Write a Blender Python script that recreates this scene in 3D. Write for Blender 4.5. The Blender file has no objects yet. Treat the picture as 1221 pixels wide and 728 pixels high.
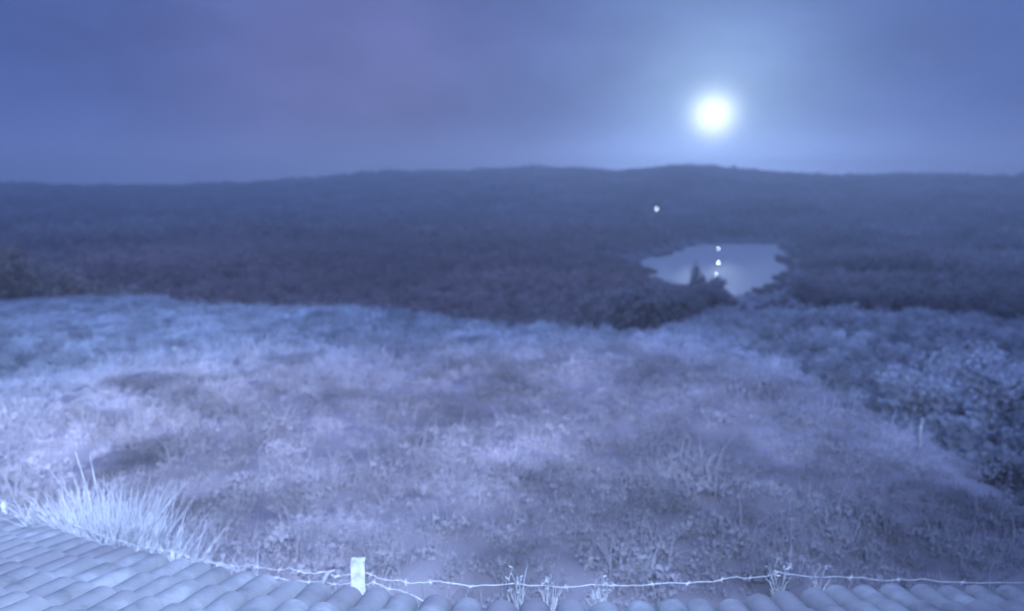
import bpy, math, random
import numpy as np
from mathutils import Vector

random.seed(5); RNG = np.random.default_rng(11)
R = math.radians
scene = bpy.context.scene
col = scene.collection

# ------------------------------------------------------------------ camera
F = 872.0 / 1221.0                      # focal length in picture widths
PITCH = R(9.06)
CAM = np.array([0.0, 0.0, 3.9])
cd = bpy.data.cameras.new('camera'); cam = bpy.data.objects.new('camera', cd); col.objects.link(cam)
cam.location = CAM; cam.rotation_euler = (R(90) - PITCH, 0, 0)
cd.sensor_width = 36; cd.lens = 36 * F
cd.clip_start = 0.05; cd.clip_end = 60000
cd.dof.use_dof = True; cd.dof.focus_distance = 3.6
cd.dof.aperture_fstop = (cd.lens / 1000) / 0.025      # a cheap soft lens
scene.camera = cam

# ------------------------------------------------------------------ light
MOON_EL = R(5.29); MOON_AZ = R(15.0)                   # azimuth clockwise from +Y
md = Vector((math.sin(MOON_AZ) * math.cos(MOON_EL), math.cos(MOON_AZ) * math.cos(MOON_EL), math.sin(MOON_EL)))
scene.view_settings.view_transform = 'Standard'; scene.view_settings.look = 'None'
scene.view_settings.gamma = 1; scene.view_settings.exposure = 0.0
scene.view_settings.use_curve_mapping = False

world = bpy.data.worlds.new('World'); scene.world = world; world.use_nodes = True
def world_nodes():
    nt = world.node_tree; N = nt.nodes; L = nt.links
    for n in list(N): N.remove(n)
    out = N.new('ShaderNodeOutputWorld'); bg = N.new('ShaderNodeBackground')
    L.new(bg.outputs[0], out.inputs[0]); bg.inputs[1].default_value = 1.0
    sky = N.new('ShaderNodeTexSky'); sky.sky_type = 'NISHITA'; sky.sun_disc = False
    sky.sun_elevation = MOON_EL; sky.sun_rotation = MOON_AZ
    sky.air_density = 1.0; sky.dust_density = 0.6
    bw = N.new('ShaderNodeRGBToBW'); L.new(sky.outputs[0], bw.inputs[0])
    def math_(op, a, b=None, c=None):
        m = N.new('ShaderNodeMath'); m.operation = op
        for i, v in enumerate((a, b, c)):
            if v is None: continue
            if isinstance(v, (int, float)): m.inputs[i].default_value = v
            else: L.new(v, m.inputs[i])
        return m.outputs[0]
    def scale(colr, fac):
        v = N.new('ShaderNodeVectorMath'); v.operation = 'SCALE'
        if isinstance(colr, tuple): v.inputs[0].default_value = colr
        else: L.new(colr, v.inputs[0])
        if isinstance(fac, (int, float)): v.inputs['Scale'].default_value = fac
        else: L.new(fac, v.inputs['Scale'])
        return v.outputs[0]
    def add(a, b):
        v = N.new('ShaderNodeVectorMath'); v.operation = 'ADD'; L.new(a, v.inputs[0]); L.new(b, v.inputs[1]); return v.outputs[0]
    tc = N.new('ShaderNodeTexCoord')
    nrm = N.new('ShaderNodeVectorMath'); nrm.operation = 'NORMALIZE'; L.new(tc.outputs['Generated'], nrm.inputs[0])
    dirv = nrm.outputs[0]
    def angle_to(d):
        dot = N.new('ShaderNodeVectorMath'); dot.operation = 'DOT_PRODUCT'; L.new(dirv, dot.inputs[0]); dot.inputs[1].default_value = d
        return math_('ARCCOSINE', math_('MINIMUM', dot.outputs['Value'], 1.0))
    ang = math_('MULTIPLY', angle_to(md), 180 / math.pi)
    # moonlight scattered in thin night cloud round the moon
    wide = math_('MULTIPLY', math_('EXPONENT', math_('MULTIPLY', ang, -1 / 5.2)), 0.88)
    core = math_('MULTIPLY', math_('EXPONENT', math_('MULTIPLY', math_('POWER', ang, 2.0), -1 / (1.45 ** 2))), 1.5)
    # thin cloud
    no = N.new('ShaderNodeTexNoise'); no.inputs['Scale'].default_value = 5.5; no.inputs['Detail'].default_value = 5; no.inputs['Roughness'].default_value = 0.55
    mp = N.new('ShaderNodeMapping'); mp.inputs['Scale'].default_value = (1, 1, 2.2); L.new(dirv, mp.inputs[0]); L.new(mp.outputs[0], no.inputs[0])
    cloud = math_('ADD', math_('MULTIPLY', no.outputs[0], 0.8), 0.58)
    base = scale((0.078, 0.132, 0.420), math_('MULTIPLY', cloud, 0.90))
    nish = scale((0.55, 0.75, 1.35), math_('MULTIPLY', bw.outputs[0], 0.0002))
    # faint violet veil left of the moon
    vd = (math.sin(R(-11)) * math.cos(R(4)), math.cos(R(-11)) * math.cos(R(4)), math.sin(R(4)))
    va = math_('MULTIPLY', angle_to(vd), 180 / math.pi)
    veil = math_('MULTIPLY', math_('EXPONENT', math_('MULTIPLY', math_('POWER', va, 2.0), -1 / (14.0 ** 2))), 1.0)
    # brighter zenith out of view, added to light the ground
    sp = N.new('ShaderNodeSeparateXYZ'); L.new(dirv, sp.inputs[0])
    up = N.new('ShaderNodeMapRange'); up.interpolation_type = 'SMOOTHSTEP'; up.inputs[1].default_value = 0.33; up.inputs[2].default_value = 0.85; up.inputs[3].default_value = 1.0; up.inputs[4].default_value = 4.0
    L.new(sp.outputs[2], up.inputs[0])
    ov = N.new('ShaderNodeMix'); ov.data_type = 'RGBA'; L.new(up.outputs[0], ov.inputs[0]); up.inputs[3].default_value = 0.0; up.inputs[4].default_value = 1.0
    L.new(base, ov.inputs[6]); ov.inputs[7].default_value = (0.33, 0.53, 1.45, 1); base = ov.outputs[2]
    c = add(base, nish)
    c = add(c, scale((0.085, 0.045, 0.010), math_('MULTIPLY', veil, cloud)))
    c = add(c, scale((0.62, 0.92, 1.15), math_('MULTIPLY', wide, math_('ADD', math_('MULTIPLY', cloud, 0.5), 0.5))))
    el = math_('MULTIPLY', math_('ARCSINE', sp.outputs[2]), 180 / math.pi)
    low = math_('EXPONENT', math_('MULTIPLY', math_('POWER', math_('MAXIMUM', el, 0.0), 2.0), -1 / 9.0))
    nearm = math_('EXPONENT', math_('MULTIPLY', math_('POWER', ang, 2.0), -1 / 110.0))
    c = add(c, scale((0.10, 0.14, 0.28), math_('MULTIPLY', low, math_('ADD', math_('MULTIPLY', nearm, 8.0), 1.5))))
    c = add(c, scale((1.0, 1.05, 1.0), core))
    L.new(c, bg.inputs[0])
world_nodes()

sl = bpy.data.lights.new('moonlight', 'SUN'); sl.energy = 0.55; sl.angle = R(0.5); sl.color = (0.62, 0.78, 1.0)
so = bpy.data.objects.new('moonlight', sl); col.objects.link(so)
so.rotation_euler = (-md).to_track_quat('-Z', 'Y').to_euler(); so.location = (20, 70, 60)

# two unseen spots above the camera, standing in for its infrared lamp
def add_unseen_spot(loc, azim, pitch, energy, size):
    fl = bpy.data.lights.new('unseen_ir_spot', 'SPOT'); fl.energy = energy; fl.color = (0.47, 0.64, 1.06)
    fl.spot_size = R(size); fl.spot_blend = 1.0; fl.shadow_soft_size = 0.08
    fo = bpy.data.objects.new('unseen_ir_spot', fl); col.objects.link(fo); fo.location = loc
    a, p = R(azim), R(pitch)
    fo.rotation_euler = Vector((math.sin(a) * math.cos(p), math.cos(a) * math.cos(p), -math.sin(p))).to_track_quat('-Z', 'Y').to_euler()
    fl.use_nodes = True; n = fl.node_tree.nodes; f = n.new('ShaderNodeLightFalloff'); f.inputs[0].default_value = 1.0
    fl.node_tree.links.new(f.outputs['Linear'], n['Emission'].inputs['Strength'])
add_unseen_spot((0.3, -1.0, 5.6), -21, 9, 1040, 128)
add_unseen_spot((-0.3, -1.0, 5.6), -38, 7, 1400, 60)  # extra spot, added to brighten the near left field

# ------------------------------------------------------------------ helpers
def ray(px, py):
    x = (px - 610.5) / 872; y = -(py - 364) / 872
    return np.array([x, math.cos(PITCH) + y * math.sin(PITCH), -math.sin(PITCH) + y * math.cos(PITCH)])
def at_dist(px, py, d):
    r = ray(px, py); return CAM + r * (d / math.hypot(r[0], r[1]))
def at_z(px, py, z):
    r = ray(px, py); return CAM + r * ((z - CAM[2]) / r[2])

def _hash(ix, iy, s):
    v = np.sin(ix * 127.1 + iy * 311.7 + s * 74.7) * 43758.5453
    return v - np.floor(v)
def vnoise(x, y, s=0):
    x = np.asarray(x, float); y = np.asarray(y, float)
    ix = np.floor(x); iy = np.floor(y); fx = x - ix; fy = y - iy
    fx = fx * fx * (3 - 2 * fx); fy = fy * fy * (3 - 2 * fy)
    a = _hash(ix, iy, s); b = _hash(ix + 1, iy, s); c = _hash(ix, iy + 1, s); d = _hash(ix + 1, iy + 1, s)
    return (a * (1 - fx) + b * fx) * (1 - fy) + (c * (1 - fx) + d * fx) * fy
def fbm(x, y, s=0, o=4):
    t = 0; a = 0.5; w = 0
    for k in range(o):
        t = t + a * vnoise(x * 2 ** k + 17.3 * k, y * 2 ** k - 9.1 * k, s + k); w += a; a *= 0.55
    return t / w
def sstep(a, b, x):
    t = np.clip((x - a) / (b - a), 0, 1); return t * t * (3 - 2 * t)

def tag(o, label=None, cat=None, group=None, kind=None):
    for k, v in (('label', label), ('category', cat), ('group', group), ('kind', kind)):
        if v: o[k] = v
    return o
def empty(name, loc, rz=0):
    o = bpy.data.objects.new(name, None); col.objects.link(o); o.location = loc; o.rotation_euler = (0, 0, rz); return o
def mesh_obj(name, V, Fc, mat, parent=None, smooth=False, tint=None):
    V = np.asarray(V, np.float32); Fc = np.asarray(Fc, np.int32)
    me = bpy.data.meshes.new(name); k = Fc.shape[1]
    me.vertices.add(len(V)); me.vertices.foreach_set('co', V.ravel())
    me.loops.add(Fc.size); me.loops.foreach_set('vertex_index', Fc.ravel())
    me.polygons.add(len(Fc)); me.polygons.foreach_set('loop_start', np.arange(0, Fc.size, k, dtype=np.int32))
    me.polygons.foreach_set('loop_total', np.full(len(Fc), k, np.int32))
    me.polygons.foreach_set('use_smooth', np.full(len(Fc), smooth))
    if tint is not None:
        a = me.attributes.new('tint', 'FLOAT', 'POINT'); a.data.foreach_set('value', np.asarray(tint, np.float32))
    me.update(calc_edges=True); me.validate()
    me.materials.append(mat)
    o = bpy.data.objects.new(name, me); col.objects.link(o)
    if parent: o.parent = parent
    return o
class MB:
    """collects quads"""
    def __init__(s): s.V = []; s.F = []
    def grid(s, P, closed=False):            # P: rows x cols x 3
        P = np.asarray(P, float); r, c, _ = P.shape; b = len(s.V); s.V.extend(P.reshape(-1, 3).tolist())
        for i in range(r - 1):
            for j in range(c if closed else c - 1):
                j2 = (j + 1) % c
                s.F.append((b + i * c + j, b + i * c + j2, b + (i + 1) * c + j2, b + (i + 1) * c + j))
    def box(s, c, d, rz=0.0, lean=(0, 0), taper=1.0):
        c = np.array(c, float); hx, hy, hz = np.array(d) / 2; b = len(s.V)
        for z in (-1, 1):
            k = taper if z > 0 else 1
            for x, y in ((-1, -1), (1, -1), (1, 1), (-1, 1)):
                px, py = x * hx * k, y * hy * k
                s.V.append([c[0] + px * math.cos(rz) - py * math.sin(rz) + lean[0] * z * hz, c[1] + px * math.sin(rz) + py * math.cos(rz) + lean[1] * z * hz, c[2] + z * hz])
        for f in ((3, 2, 1, 0), (4, 5, 6, 7), (0, 1, 5, 4), (1, 2, 6, 5), (2, 3, 7, 6), (3, 0, 4, 7)): s.F.append(tuple(b + i for i in f))
    def tube(s, pts, rad, n=6):
        pts = np.array(pts, float); rows = []
        for i, p in enumerate(pts):
            t = pts[min(i + 1, len(pts) - 1)] - pts[max(i - 1, 0)]; t /= np.linalg.norm(t) + 1e-9
            a = np.cross(t, (0, 0, 1)); 
            if np.linalg.norm(a) < 1e-3: a = np.array((1.0, 0, 0))
            a /= np.linalg.norm(a); b = np.cross(t, a)
            r = rad[i] if hasattr(rad, '__len__') else rad
            rows.append([p + r * (math.cos(q) * a + math.sin(q) * b) for q in np.linspace(0, 2 * math.pi, n, endpoint=False)])
        s.grid(rows, True)
    def sphere(s, c, r, n=8, m=6, sc=(1, 1, 1)):
        c = np.array(c, float)
        s.grid([[c + np.array([math.sin(p) * math.cos(q) * sc[0], math.sin(p) * math.sin(q) * sc[1], math.cos(p) * sc[2]]) * r
                 for q in np.linspace(0, 2 * math.pi, n, endpoint=False)] for p in np.linspace(0.02, math.pi - 0.02, m)], True)
    def build(s, name, mat, parent=None, smooth=False, off=(0, 0, 0)):
        return mesh_obj(name, np.array(s.V) - np.array(off), s.F, mat, parent, smooth)

# ------------------------------------------------------------------ materials
def material(name, stops, scale=1.0, rough=0.9, detail=6, tint=False, bump=0.0, bscale=8.0, emit=None, spec=0.2, wide=None, transl=0.0, metal=0.0):
    m = bpy.data.materials.new(name); m.use_nodes = True; N = m.node_tree.nodes; L = m.node_tree.links
    p = N['Principled BSDF']; p.inputs['Roughness'].default_value = rough; p.inputs['Specular IOR Level'].default_value = spec
    p.inputs['Metallic'].default_value = metal
    g = N.new('ShaderNodeNewGeometry')
    no = N.new('ShaderNodeTexNoise'); no.inputs['Scale'].default_value = scale; no.inputs['Detail'].default_value = detail; no.inputs['Roughness'].default_value = 0.62
    L.new(g.outputs['Position'], no.inputs['Vector'])
    rp = N.new('ShaderNodeValToRGB'); L.new(no.outputs[0], rp.inputs[0]); rp.color_ramp.interpolation = 'EASE'
    e = rp.color_ramp.elements
    e[0].position, e[0].color = stops[0][0], (*stops[0][1], 1); e[1].position, e[1].color = stops[-1][0], (*stops[-1][1], 1)
    for q, c in stops[1:-1]:
        x = e.new(q); x.color = (*c, 1)
    outc = rp.outputs[0]
    if wide:                                  # second, broad pattern mixed in: (scale, colour, lo, hi)
        n2 = N.new('ShaderNodeTexNoise'); n2.inputs['Scale'].default_value = wide[0]; n2.inputs['Detail'].default_value = 3
        L.new(g.outputs['Position'], n2.inputs['Vector'])
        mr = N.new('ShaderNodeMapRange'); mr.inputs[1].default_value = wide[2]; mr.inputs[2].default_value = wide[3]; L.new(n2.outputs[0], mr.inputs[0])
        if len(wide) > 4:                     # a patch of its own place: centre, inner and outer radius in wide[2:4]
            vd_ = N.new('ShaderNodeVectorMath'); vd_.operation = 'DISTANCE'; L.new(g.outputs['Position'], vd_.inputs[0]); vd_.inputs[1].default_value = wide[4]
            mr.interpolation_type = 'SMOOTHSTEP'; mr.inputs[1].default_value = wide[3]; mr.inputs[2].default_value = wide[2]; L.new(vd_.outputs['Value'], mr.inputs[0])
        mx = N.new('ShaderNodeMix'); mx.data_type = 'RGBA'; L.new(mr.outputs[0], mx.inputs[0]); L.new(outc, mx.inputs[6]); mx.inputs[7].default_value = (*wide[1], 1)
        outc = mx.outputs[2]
    if tint:
        at = N.new('ShaderNodeAttribute'); at.attribute_name = 'tint'
        v = N.new('ShaderNodeVectorMath'); v.operation = 'SCALE'; L.new(outc, v.inputs[0]); L.new(at.outputs['Fac'], v.inputs['Scale']); outc = v.outputs[0]
    L.new(outc, p.inputs['Base Color'])
    if bump:
        b = N.new('ShaderNodeBump'); b.inputs['Strength'].default_value = bump; nb = N.new('ShaderNodeTexNoise'); nb.inputs['Scale'].default_value = bscale; nb.inputs['Detail'].default_value = 5
        L.new(g.outputs['Position'], nb.inputs['Vector']); L.new(nb.outputs[0], b.inputs['Height']); L.new(b.outputs[0], p.inputs['Normal'])
    if transl:
        tr = N.new('ShaderNodeBsdfTranslucent'); L.new(outc, tr.inputs[0]); ms = N.new('ShaderNodeMixShader'); ms.inputs[0].default_value = transl
        o_ = [n for n in N if n.type == 'OUTPUT_MATERIAL'][0]; L.new(p.outputs[0], ms.inputs[1]); L.new(tr.outputs[0], ms.inputs[2]); L.new(ms.outputs[0], o_.inputs[0])
    if emit:
        p.inputs['Emission Color'].default_value = (*emit[0], 1); p.inputs['Emission Strength'].default_value = emit[1]
    return m
g3 = lambda v, r=1.0, b=1.0: (v * r, v, v * b)
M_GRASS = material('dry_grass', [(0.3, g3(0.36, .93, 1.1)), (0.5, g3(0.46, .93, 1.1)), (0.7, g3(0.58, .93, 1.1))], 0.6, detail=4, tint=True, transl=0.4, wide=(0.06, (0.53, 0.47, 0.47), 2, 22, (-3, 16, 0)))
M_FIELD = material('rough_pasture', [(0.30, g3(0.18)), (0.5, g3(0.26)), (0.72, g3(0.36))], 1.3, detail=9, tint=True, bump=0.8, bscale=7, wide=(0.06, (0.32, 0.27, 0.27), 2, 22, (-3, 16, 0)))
M_WEED = material('pale_weed', [(0.3, g3(0.32)), (0.7, g3(0.5))], 6)
M_TUSS = material('bleached_tussock', [(0.35, g3(0.5)), (0.65, g3(0.8))], 7, transl=0.35)
M_FOREST = material('forest_foliage', [(0.35, g3(0.26)), (0.5, g3(0.34)), (0.65, g3(0.44))], 0.010, detail=2, tint=True, transl=0.3, wide=(0.01, (0.42, 0.32, 0.29), 100, 620, (-110, 520, -40)))
M_HILL = material('forest_floor', [(0.3, g3(0.16)), (0.7, g3(0.24))], 0.02, detail=8)
M_TREE = material('tree_foliage', [(0.3, g3(0.34)), (0.7, g3(0.55))], 0.8, tint=True, transl=0.3)
M_BUSH = material('pale_bush_foliage', [(0.3, g3(0.55)), (0.7, g3(0.78))], 0.8, tint=True, transl=0.3)
M_BARK = material('bark', [(0.3, g3(0.10)), (0.7, g3(0.2))], 6, bump=0.5)
M_TILE = material('clay_tile', [(0.28, g3(0.17)), (0.5, g3(0.27)), (0.72, g3(0.38))], 3.2, rough=0.75, detail=8, bump=0.35, bscale=22, wide=(0.9, (0.22, 0.20, 0.21), 0.5, 0.75))
M_WALL = material('lime_render', [(0.3, g3(0.4)), (0.7, g3(0.55))], 3, bump=0.2)
M_WOOD = material('weathered_board', [(0.3, g3(0.2)), (0.7, g3(0.32))], 5)
M_POST = material('white_painted_post', [(0.35, g3(0.42)), (0.6, g3(0.66))], 14, rough=0.7, bump=0.3, bscale=40)
M_WIRE = material('galvanised_wire', [(0.3, g3(0.5)), (0.7, g3(0.7))], 9, rough=0.45)
M_LAMP = material('lit_lamp', [(0.3, g3(0.8)), (0.7, g3(0.8))], 1, emit=((0.8, 0.93, 1.0), 30))
M_MOON = material('moon_surface', [(0.3, g3(0.8)), (0.7, g3(0.8))], 0.002, emit=((0.95, 1.0, 1.0), 6))
M_POLE = material('lamp_pole_metal', [(0.3, g3(0.3)), (0.7, g3(0.4))], 1)

# ------------------------------------------------------------------ terrain
ZL = -55.0
# brow of the pasture: picture azimuth -> distance at which the land falls away
BROW_PX = [(-200, 352), (0, 352), (150, 352), (250, 362), (430, 366), (520, 374), (600, 381), (700, 388), (770, 393), (850, 397), (900, 415), (1000, 468), (1100, 512), (1221, 610), (1400, 720)]
def field_z(x, y):
    d = np.hypot(x, y)
    z = -0.1 * np.maximum(d - 6, 0) 
    return z + (fbm(x / 5.0, y / 5.0, 3, 3) - 0.5) * 0.9 * sstep(6, 16, d) + (fbm(x / 1.2, y / 1.2, 8, 2) - 0.5) * 0.25
_ba, _bd = [], []
for px, py in BROW_PX:
    r = ray(px, py); h = math.hypot(r[0], r[1]); s = -r[2] / h
    _ba.append(math.atan2(r[0], r[1])); _bd.append((CAM[2] - 0.6 - 0.35) / (s - 0.1))
def brow(a): return np.interp(a, _ba, _bd)
RIDGE_PX = [(-300, 218), (0, 221), (100, 224), (200, 223), (300, 220), (380, 213), (450, 209), (560, 205), (640, 201), (700, 204), (745, 208), (800, 200), (850, 201), (900, 205), (1000, 213), (1060, 211), (1130, 210), (1221, 213), (1500, 210)]
_ra, _re = [], []
for px, py in RIDGE_PX:
    r = ray(px, py); _ra.append(math.atan2(r[0], r[1])); _re.append(r[2] / math.hypot(r[0], r[1]))
RD = 2000.0
LAKE_PX = [(752, 318), (772, 308), (806, 300), (824, 293), (835, 291), (880, 290), (926, 291), (940, 298), (944, 312), (938, 335), (915, 358), (885, 370), (850, 362), (810, 345), (770, 330)]
LAKE = np.array([at_z(px, py, ZL)[:2] for px, py in LAKE_PX])
def lake_sd(x, y):
    x = np.asarray(x, float); y = np.asarray(y, float); best = np.full(x.shape, 1e9); ins = np.zeros(x.shape, bool)
    for i in range(len(LAKE)):
        a = LAKE[i]; b = LAKE[(i + 1) % len(LAKE)]; e = b - a
        t = np.clip(((x - a[0]) * e[0] + (y - a[1]) * e[1]) / (e @ e), 0, 1)
        best = np.minimum(best, np.hypot(x - a[0] - t * e[0], y - a[1] - t * e[1]))
        c = (a[1] > y) != (b[1] > y)
        with np.errstate(divide='ignore', invalid='ignore'):
            ins ^= c & (x < (b[0] - a[0]) * (y - a[1]) / (b[1] - a[1]) + a[0])
    return np.where(ins, -best, best)
def ground_z(x, y):
    x = np.asarray(x, float); y = np.asarray(y, float)
    d = np.hypot(x, y) + 1e-6; a = np.arctan2(x, y); b = brow(a)
    zf = field_z(x, y)
    over = np.maximum(d - b, 0)
    zb = -0.1 * np.maximum(b - 6, 0)
    # bank below the brow, then the long slope into the valley
    left = sstep(0.35, 0.0, a)
    zs = zb - 3.2 * sstep(0, 9, over) - (0.12 + 0.12 * left) * np.maximum(over - 3, 0) * 1.0
    floor_ = ZL + 3 + (fbm(x / 160, y / 160, 21, 3) - 0.3) * 7
    zs = np.maximum(zs, floor_ - 0) + (fbm(x / 40, y / 40, 31, 3) - 0.5) * 4 * sstep(20, 120, over)
    rid = CAM[2] + RD * np.interp(a, _ra, _re) - 10
    rise = sstep(780, RD, d) ** 1.15
    zh = zs + (rid - zs) * rise + (fbm(x / 260, y / 260, 41, 4) - 0.5) * 46 * sstep(850, 1300, d) * (1 - sstep(1650, RD, d))
    zh = np.where(d > RD, rid - (d - RD) * 0.10, zh)
    sd = lake_sd(x, y)
    zh = np.where(sd < 30, ZL - 3 + (np.maximum(zh, ZL + 2) - ZL + 3) * sstep(-8, 14, sd), zh)
    z = np.where(d < b, zf, np.where(d < b + 2, zf + (zh - zf) * sstep(0, 2, over), zh))
    return z
def patch_tint(x, y):
    """vegetation of the pasture: paler bleached grass and darker rough herbage, plus painted lamp falloff, in patches that stay put"""
    t = 0.54 + 0.95 * fbm(x / 2.0, y / 2.4, 51, 4)
    t = t * (0.86 + 0.45 * fbm(x / 9, y / 9, 61, 2)) * (0.62 + 0.76 * fbm(x / .8, y / 1.1, 57, 3))
    def line(pts, w, k):
        nonlocal t
        P = [at_z(px, py, -0.6)[:2] for px, py in pts]; best = np.full(np.shape(x), 1e9)
        for a, b in zip(P[:-1], P[1:]):
            e = b - a; q = np.clip(((x - a[0]) * e[0] + (y - a[1]) * e[1]) / (e @ e), 0, 1)
            best = np.minimum(best, np.hypot(x - a[0] - q * e[0], y - a[1] - q * e[1]))
        t = t * (1 - k * np.exp(-(best / w) ** 2))
    line([(20, 592), (90, 575), (140, 545), (200, 508)], 0.42, 0.42)     # damp runnel
    line([(150, 588), (240, 600), (330, 610)], 0.45, 0.25)
    line([(150, 420), (200, 440), (240, 475)], 0.9, 0.35)
    line([(640, 640), (760, 625), (900, 640)], 0.9, 0.18)
    line([(560, 560), (640, 590)], 0.5, 0.3)
    for px, py, rx, k in ((1000, 640, 3.6, .2), (1180, 640, 2.8, .18)):     # lamp falloff at lower right, painted into the tint
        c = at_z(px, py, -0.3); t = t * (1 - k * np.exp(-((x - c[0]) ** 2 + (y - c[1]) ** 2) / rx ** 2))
    return np.clip(t, 0.25, 1.5)

def build_ground():
    az = np.concatenate([np.linspace(-math.pi, -0.78, 30)[:-1], np.linspace(-0.78, 0.78, 420), np.linspace(0.78, math.pi, 30)[1:]])
    rr = np.concatenate([[0.3, 2, 4], np.geomspace(5.5, 110, 230), np.geomspace(113, 3200, 190), np.geomspace(3600, 26000, 10)])
    A, D = np.meshgrid(az, rr); X = np.sin(A) * D; Y = np.cos(A) * D; Z = ground_z(X, Y)
    Z = np.where(D > 3200, Z * 0 + Z[np.newaxis, 0][0] * 0 - 60, Z)
    back = np.abs(A) > 1.2
    Z = np.where(back & (D < 3300), -0.03 * np.maximum(D - 6, 0), Z)
    near = D < 130
    V = np.stack([X, Y, Z], -1).reshape(-1, 3); n = len(az)
    i, j = np.meshgrid(np.arange(len(rr) - 1), np.arange(n - 1), indexing='ij')
    q = np.stack([i * n + j, (i + 1) * n + j, (i + 1) * n + j + 1, i * n + j + 1], -1).reshape(-1, 4)
    b = brow(A)
    isf = (D < b + 1.5)[:-1, :-1].reshape(-1)
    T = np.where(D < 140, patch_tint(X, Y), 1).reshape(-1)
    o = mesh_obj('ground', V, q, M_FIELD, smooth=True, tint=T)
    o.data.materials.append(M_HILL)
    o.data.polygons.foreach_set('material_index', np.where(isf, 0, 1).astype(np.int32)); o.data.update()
    tag(o, kind='structure')
build_ground()

# lake
def build_lake():
    m = bpy.data.materials.new('lake_water'); m.use_nodes = True; N = m.node_tree.nodes; L = m.node_tree.links; p = N['Principled BSDF']
    p.inputs['Base Color'].default_value = (0.54, 0.50, 0.43, 1); p.inputs['Roughness'].default_value = 0.5; p.inputs['IOR'].default_value = 1.33; p.inputs['Specular IOR Level'].default_value = 0.12
    g = N.new('ShaderNodeNewGeometry'); no = N.new('ShaderNodeTexNoise'); no.inputs['Scale'].default_value = 0.12; no.inputs['Detail'].default_value = 3
    L.new(g.outputs['Position'], no.inputs['Vector']); b = N.new('ShaderNodeBump'); b.inputs['Strength'].default_value = 0.12; b.inputs['Distance'].default_value = 0.5
    L.new(no.outputs[0], b.inputs['Height']); L.new(b.outputs[0], p.inputs['Normal'])
    c = LAKE.mean(0); P = c + (LAKE - c) * 1.0
    out = []
    for i, p0 in enumerate(P):
        d = (p0 - c) / np.linalg.norm(p0 - c); out.append(p0 + d * 3)
    me = bpy.data.meshes.new('lake'); me.from_pydata([(x, y, ZL) for x, y in out], [], [tuple(range(len(out)))]); me.materials.append(m)
    if me.polygons[0].normal.z < 0: me.flip_normals()
    tag(link(bpy.data.objects.new('lake', me)), kind='structure')
def link(o): col.objects.link(o); return o
build_lake()

# ------------------------------------------------------------------ moon
mo = MB(); MD = 30000.0; mp_ = np.array(CAM) + np.array(md) * MD
mo.sphere((0, 0, 0), MD * math.tan(R(0.48)), 32, 20)
o = mo.build('moon', M_MOON, smooth=True); o.location = mp_; o.visible_shadow = False   # the moonlight leaves this disc, it must not be eclipsed by it
tag(o, kind='structure')

# ------------------------------------------------------------------ foliage
def icosa():
    t = (1 + 5 ** .5) / 2
    v = np.array([(-1, t, 0), (1, t, 0), (-1, -t, 0), (1, -t, 0), (0, -1, t), (0, 1, t), (0, -1, -t), (0, 1, -t), (t, 0, -1), (t, 0, 1), (-t, 0, -1), (-t, 0, 1)], float)
    v /= np.linalg.norm(v[0])
    f = [(0, 11, 5), (0, 5, 1), (0, 1, 7), (0, 7, 10), (0, 10, 11), (1, 5, 9), (5, 11, 4), (11, 10, 2), (10, 7, 6), (7, 1, 8), (3, 9, 4), (3, 4, 2), (3, 2, 6), (3, 6, 8), (3, 8, 9), (4, 9, 5), (2, 4, 11), (6, 2, 10), (8, 6, 7), (9, 8, 1)]
    return v, f
def leaf_cloud(n, size, rx=1.0, rz=1.0, lobes=6, rng=RNG):
    """n leaf-clump triangles through an uneven crown of unit radius"""
    C = rng.normal(size=(lobes, 3)); C /= np.linalg.norm(C, axis=1)[:, None]; C *= rng.uniform(0.25, 0.62, (lobes, 1)); rad = rng.uniform(0.3, 0.55, lobes)
    k = rng.integers(0, lobes, n); d = rng.normal(size=(n, 3)); d /= np.linalg.norm(d, axis=1)[:, None]
    p = C[k] + d * (rad[k] * rng.uniform(0.45, 1.05, n))[:, None]
    p *= (rx, rx, rz)
    u = rng.normal(size=(n, 3)); u /= np.linalg.norm(u, axis=1)[:, None]; w = np.cross(u, d); w /= np.linalg.norm(w, axis=1)[:, None] + 1e-6
    s = size * rng.uniform(0.6, 1.3, (n, 1))
    V = np.stack([p + u * s, p - u * s * 0.5 + w * s * .8, p - u * s * 0.5 - w * s * .8], 1)
    return V
def scatter_tris(templates, P, S, rot, tints, zs=None):
    """replicate triangle templates (m,3,3) at P with scale S"""
    Vs, Ts = [], []
    pick = RNG.integers(0, len(templates), len(P))
    for k, T in enumerate(templates):
        I = np.where(pick == k)[0]
        if not len(I): continue
        c = np.cos(rot[I])[:, None]; s = np.sin(rot[I])[:, None]; t = T.reshape(1, -1, 3)
        X = (t[..., 0] * c - t[..., 1] * s) * S[I][:, None]; Y = (t[..., 0] * s + t[..., 1] * c) * S[I][:, None]
        Z = t[..., 2] * (zs[I] if zs is not None else S[I])[:, None]
        V = np.stack([X, Y, np.broadcast_to(Z, X.shape)], -1) + P[I][:, None, :]
        Vs.append(V.reshape(-1, 3)); Ts.append(np.repeat(tints[I], T.shape[0] * 3))
    V = np.concatenate(Vs); return V, np.arange(len(V)).reshape(-1, 3), np.concatenate(Ts)

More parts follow.
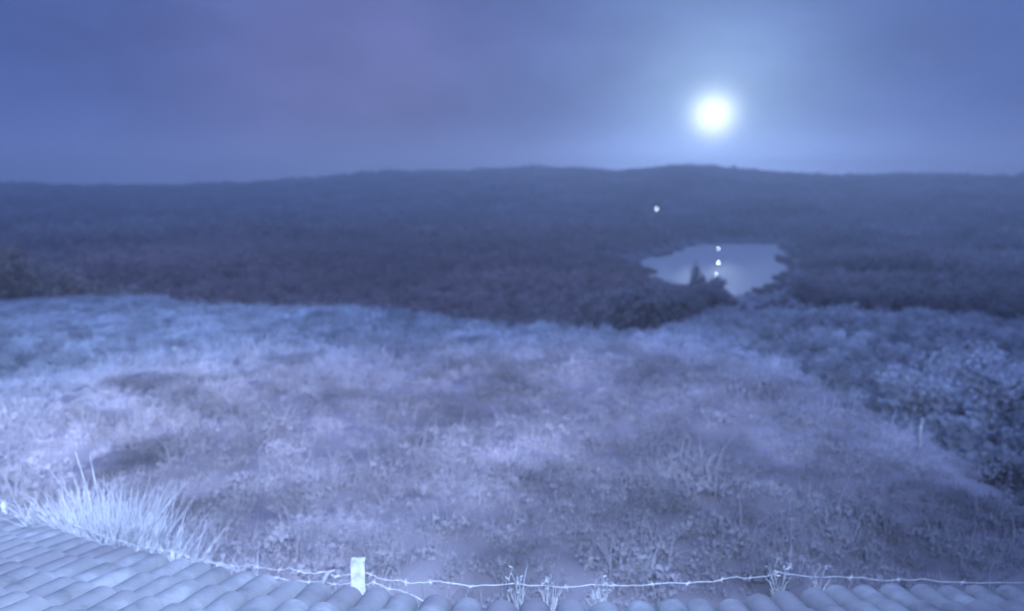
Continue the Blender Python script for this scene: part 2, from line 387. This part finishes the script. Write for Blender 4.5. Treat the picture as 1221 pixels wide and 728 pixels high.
def forest():
    near_t = [leaf_cloud(420, 0.095, 1, 1.05, 8) for _ in range(7)]; mid_t = [leaf_cloud(230, 0.13, 1, 1.05, 8) for _ in range(7)]
    far_t = [leaf_cloud(80, 0.20, 1, 1.0, 5) for _ in range(7)]
    def area(r0, r1, sp, tmpl, smin, smax, name, a0=-0.72, a1=0.74):
        n = int((a1 - a0) / 2 * (r1 * r1 - r0 * r0) / (sp * sp))
        d = np.sqrt(RNG.uniform(r0 * r0, r1 * r1, n)); a = RNG.uniform(a0, a1, n); x = np.sin(a) * d; y = np.cos(a) * d
        keep = lake_sd(x, y) > 5
        gap = fbm(x / 90, y / 90, 71, 3); keep &= gap > 0.28
        x, y = x[keep], y[keep]; z = ground_z(x, y); S = RNG.uniform(smin, smax, len(x)) * (0.6 + 0.8 * fbm(x / 60, y / 60, 73, 2))
        # the wood keeps clear of the sight of the water: low alders near the shore
        sd = lake_sd(x, y); S *= 0.5 + 0.5 * sstep(5, 40, sd)
        # trees in front of the lake are young and low, so the water shows over them
        px = 610.5 + 872 * x / (y * math.cos(PITCH) - (z - CAM[2]) * math.sin(PITCH)); dd = np.hypot(x, y)
        low = np.interp(px, [700, 745, 800, 832, 838, 872, 885, 905, 940, 958, 985], [300, 324, 334, 333, 326, 344, 353, 351, 338, 330, 300])
        el = np.tan(PITCH + np.arctan((low - 364) / 872)); cap = (CAM[2] - dd * el - z) / 2.1
        pyg = 364 + 872 * np.tan(np.arctan((CAM[2] - z) / dd) - PITCH)
        S = np.where((px > 765) & (px < 950) & ((pyg > low - 2) | (dd < 440)) & (dd < 760), np.minimum(S, np.maximum(cap, 0.05)), S)
        S = S * np.where((px > 940) & (dd < 330), 0.45 + 0.4 * sstep(200, 330, dd), 1.0)
        ok = S > .4; x, y, z, S = x[ok], y[ok], z[ok], S[ok]
        P = np.stack([x, y, z + S * 0.9], -1)
        ti = 0.85 + 0.25 * RNG.random(len(x)) + 0.9 * (fbm(x / 120, y / 120, 77, 3) - 0.5)
        V, Fc, T = scatter_tris(tmpl, P, S, RNG.uniform(0, 6.3, len(x)), ti, S * RNG.uniform(0.9, 1.3, len(x)))
        return V, Fc, T
    parts = [area(140, 380, 6.0, near_t, 4.5, 7.5, 'a'), area(380, 700, 6.5, mid_t, 4.5, 7.5, 'a'), area(700, 2060, 11, far_t, 6.5, 10, 'b')]
    n = 60000; x = RNG.uniform(LAKE[:, 0].min() - 10, LAKE[:, 0].max() + 10, n); y = RNG.uniform(LAKE[:, 1].min() - 20, LAKE[:, 1].max() + 20, n)
    sd = lake_sd(x, y) + 34 * (fbm(x / 11, y / 40, 17, 3) - 0.5); k = (sd > -4) & (sd < 6); x, y = x[k][:2600], y[k][:2600]
    S = RNG.uniform(.7, 2.3, len(x)); P = np.stack([x, y, ZL + S * .5], -1)      # reeds and alder scrub along the shore
    parts.append(scatter_tris(mid_t, P, S, RNG.uniform(0, 6.3, len(x)), RNG.uniform(.7, 1.0, len(x))))
    V = np.concatenate([p[0] for p in parts]); T = np.concatenate([p[2] for p in parts]); Fc = np.arange(len(V)).reshape(-1, 3)
    o = mesh_obj('forest', V, Fc, M_FOREST, tint=T)
    tag(o, 'dark continuous forest covering the valley and far hills', 'forest', kind='stuff')
forest()

# ------------------------------------------------------------------ house roof under the camera
RS = R(5.2); SV = np.array([math.sin(RS), math.cos(RS)]); UV = np.array([math.cos(RS), -math.sin(RS)])
RH, RK = 1.18, 0.311
def roof_z(s): return CAM[2] - RH - RK * s
EAVE_PX = [(-90, 590), (-40, 601), (0, 611), (45, 624), (100, 643), (150, 655), (200, 665), (250, 675), (300, 684), (350, 692), (404, 699), (450, 704), (500, 710), (567, 716), (650, 718), (800, 717), (886, 714), (940, 706), (1000, 700), (1100, 698), (1221, 700), (1350, 705)]
_eu, _es = [], []
for px, py in EAVE_PX:
    r = ray(px, py); sc = r[:2] @ SV; t = RH / (-r[2] - RK * sc); _eu.append(t * (r[:2] @ UV)); _es.append(t * sc)
def eave_s(u): return np.interp(u, _eu, _es)
def rp(u, s, h): 
    n = np.array([SV[0] * RK, SV[1] * RK, 1.0]); n /= np.linalg.norm(n)
    return np.array([*(UV * u + SV * s), roof_z(s)]) + n * h
def rq(u, s, h): return rp(u, s, h - 0.105)
def house():
    h = empty('house', (0, 2.0, 0)); off = (0, 2.0, 0)
    tag(h, 'low house whose barrel tiled roof slopes down to the fence', 'house')
    mb = MB(); pitch = 0.2; rnd = random.Random(3)
    nrow = int((max(_eu) - min(_eu)) / pitch)
    for i in range(nrow):
        u = min(_eu) + 0.1 + i * pitch; se = float(eave_s(u)) + rnd.uniform(-0.02, 0.02)
        L = 0.40; k = 0; s1 = se; ju = rnd.uniform(-.014, .014)
        while s1 > -2.2 and k < 22:
            s0 = s1 - L - 0.06; lift = 0.012 + rnd.uniform(-.006, .010); tw = rnd.uniform(-.014, .014)
            rows = []
            for s, rad, hh in ((s1, 0.098, 0.022 + lift), (s0, 0.082, 0.0 + lift)):
                rows.append([rq(u + ju + (tw if s == s1 else -tw) + rad * math.cos(q), s, hh + 0.085 * math.sin(q) * rad / 0.098) for q in np.linspace(0, math.pi, 9)])
            mb.grid(rows)
            # thickness at the mouth and underside
            th = [rq(u + ju + tw + 0.080 * math.cos(q), s1, 0.022 + lift + 0.069 * math.sin(q)) for q in np.linspace(0, math.pi, 9)]
            th2 = [rq(u + ju - tw + 0.066 * math.cos(q), s0, lift + 0.055 * math.sin(q)) for q in np.linspace(0, math.pi, 9)]
            mb.grid([th, rows[0]]); mb.grid([th2, th])
            s1 -= L; k += 1
        # channel tile between two cover rows
        uc = u + pitch / 2; sc = float(eave_s(uc)) - 0.03; s1 = sc; k = 0
        while s1 > -2.2 and k < 22:
            s0 = s1 - L - 0.06
            mb.grid([[rq(uc + 0.085 * math.cos(q), s, hh - 0.06 * math.sin(q)) for q in np.linspace(0, math.pi, 7)] for s, hh in ((s1, 0.035), (s0, 0.015))])
            s1 -= L; k += 1
    mb.build('roof_tiles', M_TILE, h, True, off)
    d = MB()     # boarding beneath the tiles
    us = np.linspace(min(_eu) + .05, max(_eu) - .05, 60)
    top = [rp(u, float(eave_s(u)) - 0.12, -0.15) for u in us]; topb = [rp(u, -2.3, -0.15) for u in us]
    bot = [rp(u, float(eave_s(u)) - 0.12, -0.19) for u in us]; botb = [rp(u, -2.3, -0.19) for u in us]
    d.grid([topb, top, bot, botb, topb]); d.build('roof_boarding', M_WOOD, h, False, off)
    w = MB(); wa, wb = [], []
    for u in us:
        s = float(eave_s(u)) - 0.35; p = rp(u, s, -0.19); wa.append(p); wb.append((p[0], p[1], -0.6))
    w.grid([wa, wb])
    for u in (us[0], us[-1]):
        w.grid([[rp(u, float(eave_s(u)) - .35, -.10), rp(u, -2.3, -.10)], [(*(UV * u + SV * (float(eave_s(u)) - .35)), -.6), (*(UV * u + SV * -2.3), -.6)]])
    w.grid([[rp(us[0], -2.3, -.1), rp(us[-1], -2.3, -.1)], [(*(UV * us[0] - SV * 2.3), -.6), (*(UV * us[-1] - SV * 2.3), -.6)]])
    w.build('wall', M_WALL, h, False, off)
house()

# ------------------------------------------------------------------ fence just past the eave
def eave_dist(px):
    for q in range(len(EAVE_PX) - 1):
        if EAVE_PX[q][0] <= px <= EAVE_PX[q + 1][0]:
            f = (px - EAVE_PX[q][0]) / (EAVE_PX[q + 1][0] - EAVE_PX[q][0]); u = _eu[q] + f * (_eu[q + 1] - _eu[q]); s = _es[q] + f * (_es[q + 1] - _es[q])
            p = UV * u + SV * s; return math.hypot(*p)
    return 4.5
def fp(px, py, extra=0.55): return at_dist(px, py, eave_dist(px) + extra)
def sag(points, n=10, jit=0.004):
    P = np.array(points); out = []
    for a, b in zip(P[:-1], P[1:]):
        for t in np.linspace(0, 1, n, endpoint=False):
            out.append(a * (1 - t) + b * t + np.array([0, 0, -0.02 * math.sin(math.pi * t)]) + RNG.normal(0, jit, 3))
    out.append(P[-1]); return out
def fence():
    p0 = fp(427, 668); base = (p0[0], p0[1], 0)
    f = empty('wire_fence', base); tag(f, 'wire fence with a white post running along behind the roof edge', 'fence'); 
    def post(px, py, w, name, mat, lean=(0, 0), cap=False):
        t = fp(px, py); m = MB(); hgt = t[2] + 0.4
        m.box((t[0], t[1], t[2] - hgt / 2), (w, w * .8, hgt), 0.1, lean, 0.97)
        o = m.build(name, mat, f, False, base); return t
    t = post(427, 667, 0.098, 'post', M_POST)
    tag([c for c in f.children][0], 'thick white square post')
    post(206, 655, 0.028, 'stake', M_POST); post(4, 599, 0.035, 'stake', M_POST)
    for pts, r in (([(-60, 580), (4, 597), (62, 613), (130, 640), (206, 657), (250, 668), (300, 673), (345, 677), (388, 681), (420, 683), (437, 682), (470, 690), (520, 693), (617, 695), (720, 695), (800, 694), (870, 688), (928, 682), (1000, 686), (1100, 690), (1260, 693)], 0.0032),
                   ([(-60, 586), (4, 603), (62, 622), (130, 650), (206, 662), (260, 672), (320, 686), (388, 692), (422, 694), (445, 693), (480, 703), (520, 718)], 0.003)):
        m = MB(); P = sag([fp(*q) for q in pts], 7); m.tube(P, r, 5)
        o = m.build('wire', M_WIRE, f, True, base)
        for i in range(3, len(P) - 2, 4):                 # barbs
            c = P[i]; k = MB()
            for _ in range(2):
                d = RNG.normal(0, 1, 3); d /= np.linalg.norm(d); k.tube([c - d * .022, c + d * .022], .0022, 4)
            k.sphere(c, .007, 6, 5); k.build('barb', M_WIRE, o, False, base)
fence()
def leaning_stick(name, label, pts, rad, cat='stick', extra=0.5):
    P = [fp(*q, extra) for q in pts]; b = (P[0][0], P[0][1], P[0][2]); m = MB(); m.tube(P, rad, 6); o = m.build(name, M_WEED, None, True, b); o.location = b; tag(o, label, cat)
leaning_stick('broken_stick', 'short pale bent stick leaning on the wire left of the white post', [(383, 702), (387, 690), (393, 681), (399, 679)], [0.016, 0.018, 0.014, 0.008])
_r = ray(1098, 512); P_ = at_dist(1098, 512, float(brow(math.atan2(_r[0], _r[1]))) - 1.2); m = MB(); m.tube([P_ * 1.0 - (0, 0, .3), P_, P_ + (0.02, 0, .2)], [.04, .035, .025], 6)
o = m.build('marker_stake', M_POST, None, True, P_); o.location = P_; tag(o, 'small pale stake standing where the right of the pasture ends', 'stake')

# ------------------------------------------------------------------ weeds and grass
def blades(mb_list, c, n, h, spread, w=0.008, lean=0.35, rng=RNG):
    """n thin bent blades from around c; returns triangles"""
    T = []
    for _ in range(n):
        a = rng.uniform(0, 6.283); r = spread * math.sqrt(rng.random()); b = np.array([c[0] + r * math.cos(a), c[1] + r * math.sin(a), c[2]])
        hh = h * (0.35 + 0.7 * rng.random() ** 1.6); l = rng.normal(0, lean, 2) * hh + np.array([math.cos(a), math.sin(a)]) * r * 0.7
        q = rng.uniform(0, 6.283); wv = np.array([math.cos(q), math.sin(q), 0]) * w
        mid = b + np.array([l[0] * .35, l[1] * .35, hh * .6]); tip = b + np.array([l[0], l[1], hh])
        T += [(b - wv, b + wv, mid + wv * .7), (b - wv, mid + wv * .7, mid - wv * .7), (mid - wv * .7, mid + wv * .7, tip)]
    mb_list.extend(T)
def tri_obj(name, T, mat, origin, parent=None, tint=None):
    V = np.array(T).reshape(-1, 3) - np.array(origin); o = mesh_obj(name, V, np.arange(len(V)).reshape(-1, 3), mat, parent, tint=np.full(len(V), tint) if tint else None)
    if not parent: o.location = origin
    return o
def tussock():
    c = at_dist(140, 665, 7.4); o_ = (c[0], c[1], 0); root = empty('grass_tussock', o_)
    tag(root, 'large bleached tussock of tall grass just past the left roof edge', 'tussock')
    T = []; rg = np.random.default_rng(4)
    for px, d, h, sp, n in ((85, 7.7, 1.08, .24, 620), (112, 7.5, 1.22, .28, 760), (140, 7.3, 1.18, .28, 760), (168, 7.1, 1.05, .28, 640), (195, 6.9, .88, .26, 480), (222, 6.7, .7, .24, 320), (68, 7.9, .75, .18, 200)):
        p = at_dist(px, 640, d + rg.uniform(-.2, .3)); blades(T, np.array([p[0], p[1], 0.0]), n, h, sp, .007, .26, rg)
    tri_obj('leaves', np.array(T) - np.array(o_), M_TUSS, (0, 0, 0), root)
    T = []
    for a, b in (((118, 640, 7.5), (90, 538, 7.6)), ((124, 640, 7.5), (107, 542, 7.6)), ((130, 640, 7.5), (128, 575, 7.5)), ((150, 640, 7.4), (158, 578, 7.5))):
        p = at_dist(*a); q = at_dist(*b); m = MB(); m.tube([p, (p + q) / 2 + (0.01, 0, 0.02), q], [.007, .006, .003], 5); m.build('stalk', M_TUSS, root, True, o_)
tussock()

def twiggy(name, label, px, py, hpx, arms, extra=0.5, cat='weed', leaf=True, group=None):
    b = fp(px, py + hpx, extra); b[2] -= 0.12; rg = np.random.default_rng(int(px)); m = MB(); T = []
    hh = fp(px, py, extra)[2] - b[2]
    for ax, ay in arms:
        tip = fp(px + ax, py + ay, extra + rg.uniform(-.12, .12)); sw = rg.normal(0, .02, 3)
        P = [b * (1 - t) + tip * t + sw * math.sin(math.pi * t) + (tip - b) * (0, 0, .25) * t * (1 - t) for t in np.linspace(0, 1, 6)]
        P = [p + rg.normal(0, .003, 3) for p in P]
        m.tube(P, np.linspace(.0055, .0015, 6), 5)
        for t in range(2, 6):
            c = P[t]
            for _ in range(2):
                d = rg.normal(0, 1, 3); d[2] = abs(d[2]); d /= np.linalg.norm(d); e = np.cross(d, rg.normal(0, 1, 3)); e /= np.linalg.norm(e); s = rg.uniform(.008, .022)
                T.append((c, c + d * s + e * s * .35, c + d * s * 1.9)); T.append((c, c + d * s * 1.9, c + d * s - e * s * .35))
    blades(T, b, 26, hh * .8, .05, .004, .45, rg)
    root = empty(name, b); tag(root, label, cat, group)
    m.build('stem', M_WEED, root, True, b); tri_obj('leaves', np.array(T) - b, M_WEED, (0, 0, 0), root)
twiggy('weed', 'thin upright pale weed at the roof edge right of the white post', 616, 676, 26, [(-4, 0), (0, 6), (4, 12)], 0.35)
twiggy('weed', 'star shaped pale weed with forked branches near the right roof edge', 930, 668, 22, [(-14, 6), (-3, -2), (10, 4), (4, 8), (-8, 12)], 0.4)
twiggy('weed', 'low weed beside the wire midway along the roof edge', 716, 688, 16, [(-4, 2), (3, 0), (7, 6)], 0.35)
twiggy('weed', 'small leafy weed just right of the thin upright weed', 655, 688, 18, [(-5, 4), (2, 0), (6, 5)], 0.35)
twiggy('weed', 'drooping weed rising from the tiles at the right end', 978, 674, 20, [(-8, 4), (0, 0), (9, 2)], 0.4)
twiggy('bramble', 'lacy bright bramble tangled in the wire at the left edge', 38, 600, 22, [(-34, -4), (-24, 8), (-14, 2), (-4, 12), (8, 8), (16, 16), (24, 14), (-30, 12), (0, 2)], 0.45, 'bramble')

def meadow():
    tm = []
    for k in range(8):
        T = []; blades(T, np.zeros(3), 14, 1.0, .45, .016, .32, RNG)
        c = leaf_cloud(64, .06, .55, .36, 6); c[..., 2] += .22
        tm.append(np.concatenate([np.array(T) if k % 2 else np.array(T)[::3], c]))
    Ps = []
    for r0, r1, dens, s0, s1, a0, a1 in ((5.0, 12, 34, .16, .42, -.75, .75), (12, 26, 15, .22, .5, -.72, .75), (26, 110, 4.2, .35, .75, -.70, .70)):
        n = int((a1 - a0) / 2 * (r1 ** 2 - r0 ** 2) * dens); d = np.sqrt(RNG.uniform(r0 ** 2, r1 ** 2, n)); a = RNG.uniform(a0, a1, n)
        x = np.sin(a) * d; y = np.cos(a) * d; k = (d < brow(a) + 1.0) & (fbm(x / 1.7, y / 1.7, 91, 3) > 0.08)
        # keep outside the house
        uu = x * UV[0] + y * UV[1]; ss = x * SV[0] + y * SV[1]; k &= ss > eave_s(uu) + 0.05
        x, y, d = x[k], y[k], d[k]; S = RNG.uniform(s0, s1, len(x)) * (0.3 + 1.3 * fbm(x / 1.5, y / 1.5, 95, 3)) * RNG.choice([.8, 1, 1.5], len(x), p=[.45, .42, .13])
        Ps.append((x, y, S))
    x = np.concatenate([p[0] for p in Ps]); y = np.concatenate([p[1] for p in Ps]); S = np.concatenate([p[2] for p in Ps])
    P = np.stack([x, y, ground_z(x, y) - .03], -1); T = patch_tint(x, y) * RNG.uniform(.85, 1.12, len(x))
    V, Fc, Tt = scatter_tris(tm, P, S, RNG.uniform(0, 6.3, len(x)), T)
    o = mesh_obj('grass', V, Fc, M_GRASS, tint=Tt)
    tag(o, 'rough dry grass and low herbage covering the sloping pasture', 'grass', kind='stuff')
meadow()

# scrub on the low ground beyond the diagonal edge of the pasture
def scrub():
    tm = [leaf_cloud(240, .09, 1, .75, 8) for _ in range(7)]
    n = 9500; d = np.sqrt(RNG.uniform(10 ** 2, 210 ** 2, n)); a = RNG.uniform(-.72, .78, n); x = np.sin(a) * d; y = np.cos(a) * d
    b = brow(a); over = d - b; k = (over > 1.5) 
    x, y, d, over, a = x[k], y[k], d[k], over[k], a[k]
    S = RNG.uniform(.6, 1.9, len(x)) * (0.35 + .65 * sstep(1, 14, over)) * (0.5 + fbm(x / 12, y / 12, 15, 2))
    P = np.stack([x, y, ground_z(x, y) + S * .5], -1)
    T = (1.0 + 1.0 * (fbm(x / 10, y / 10, 5, 3) - .3)) * (0.42 + 0.58 * sstep(3, 9, over)) + RNG.uniform(-.15, .2, len(x))
    V, Fc, Tt = scatter_tris(tm, P, S, RNG.uniform(0, 6.3, len(x)), np.clip(T, .2, 2))
    o = mesh_obj('scrub', V, Fc, M_TREE, tint=Tt)
    tag(o, 'dense low scrub on the slope below the pasture', 'scrub', kind='stuff')
scrub()

def tree(name, label, px, d, h, rad, mat, ntri=2600, seed=1, group=None, cat='tree', leaf=.10, toppx=None):
    r = ray(px, 300); k = d / math.hypot(r[0], r[1]); x, y = r[0] * k, r[1] * k
    z = float(ground_z(np.array([x]), np.array([y]))[0])
    if toppx is not None: h = max(at_dist(px, toppx, d)[2] - z, 2.0)
    rg = np.random.default_rng(seed); root = empty(name, (x, y, z - .1)); tag(root, label, cat, group)
    crown = leaf_cloud(ntri, leaf, rad, h * .42, 11, rg); crown[..., 2] += h * .58
    V = crown.reshape(-1, 3); tt = np.repeat(0.7 + .7 * rg.random(len(crown)), 3)
    mesh_obj('crown', V, np.arange(len(V)).reshape(-1, 3), mat, root, tint=tt)
    m = MB(); m.tube([(0, 0, -.3), (.03 * h, 0, h * .3), (0, .02 * h, h * .6), (0, 0, h * .9)], [.04 * h, .03 * h, .02 * h, .006 * h], 7)
    for q in range(6):
        an = rg.uniform(0, 6.3); zz = h * rg.uniform(.3, .6); m.tube([(0, 0, zz), (math.cos(an) * rad * .35, math.sin(an) * rad * .35, zz + h * .12), (math.cos(an) * rad * .7, math.sin(an) * rad * .7, zz + h * .22)], [.016 * h, .011 * h, .004 * h], 5)
    m.build('trunk', M_BARK, root, True)
# trees standing dark against the water
tree('lakeside_tree', 'broad dark tree silhouetted against the near edge of the lake', 858, 300, 12, 5.6, M_TREE, 1600, 2, leaf=.42, toppx=327)
tree('lakeside_tree', 'smaller dark tree left of the broad one before the lake', 832, 315, 12, 4.6, M_TREE, 1200, 3, leaf=.42, toppx=309)
tree('lakeside_tree', 'dark tree just right of the pale water, below its right end', 957, 300, 10, 7, M_TREE, 1600, 4, leaf=.45, toppx=322)
tree('lakeside_tree', 'low rounded dark tree at the left tail of the lake', 800, 290, 10, 7, M_TREE, 1400, 6, leaf=.45, toppx=334)
# pale bushes on the right
tree('pale_bush', 'pale bushy tree on the right, leftmost and nearest the dark field edge', 1112, 34, 5, 2.2, M_BUSH, 2600, 7, cat='bush', toppx=415)
tree('pale_bush', 'tall pale bushy tree at the right, middle one of the three pale bushes', 1165, 37, 5, 2.6, M_BUSH, 2800, 8, cat='bush', toppx=398)
tree('pale_bush', 'pale bushy tree cut by the right border of the view', 1222, 35, 5, 2.4, M_BUSH, 2600, 9, cat='bush', toppx=420)

# ------------------------------------------------------------------ lights across the valley
def lamp(label, px, py, d, rad, hgt):
    if d is None:                                            # first place where the sight line comes near the wooded slope
        d = 300.0; 
        while d < 2000:
            q = at_dist(px, py, d)
            if q[2] < float(ground_z(np.array([q[0]]), np.array([q[1]]))[0]) + 21: break
            d += 4
    p = at_dist(px, py, d); zg = float(ground_z(np.array([p[0]]), np.array([p[1]]))[0]); zg = max(zg, ZL) ; zg = min(zg, p[2] - hgt)
    root = empty('lamp_post', (p[0], p[1], zg)); tag(root, label, 'lamp')
    m = MB(); m.tube([(0, 0, 0), (0, 0, (p[2] - zg) - rad)], [.14, .08], 6); m.build('pole', M_POLE, root)
    m = MB(); m.sphere((0, 0, p[2] - zg), rad, 10, 8, (1, 1, .8)); m.build('lamp_head', M_LAMP, root, True)
lamp('lone white lamp shining high on the wooded far hillside', 783, 249, None, .8, 5)
lamp('uppermost of the three lake lights, on the far shore', 856, 296, 745, .42, 3)
lamp('brightest and middle one of the three lake lights', 857, 313, 560, .5, 1.0)
lamp('lowest of the three lake lights, by the dark tree', 854, 327, 292, .14, 2)

# ------------------------------------------------------------------ night haze filling the valley
def haze():
    m = bpy.data.materials.new('night_haze'); m.use_nodes = True; N = m.node_tree.nodes; L = m.node_tree.links
    for n in list(N): N.remove(n)
    out = N.new('ShaderNodeOutputMaterial'); v = N.new('ShaderNodeVolumePrincipled'); L.new(v.outputs[0], out.inputs['Volume'])
    v.inputs['Color'].default_value = (0.85, 0.92, 1.0, 1); v.inputs['Density'].default_value = 0.00066; v.inputs['Anisotropy'].default_value = 0.5
    b = MB(); b.box((0, 0, -30), (5200, 5200, 250)); b.V = [list(v_) for v_ in b.V]
    o = b.build('haze', m); tag(o, 'thin night haze lying in the valley', 'haze', kind='stuff')
haze()
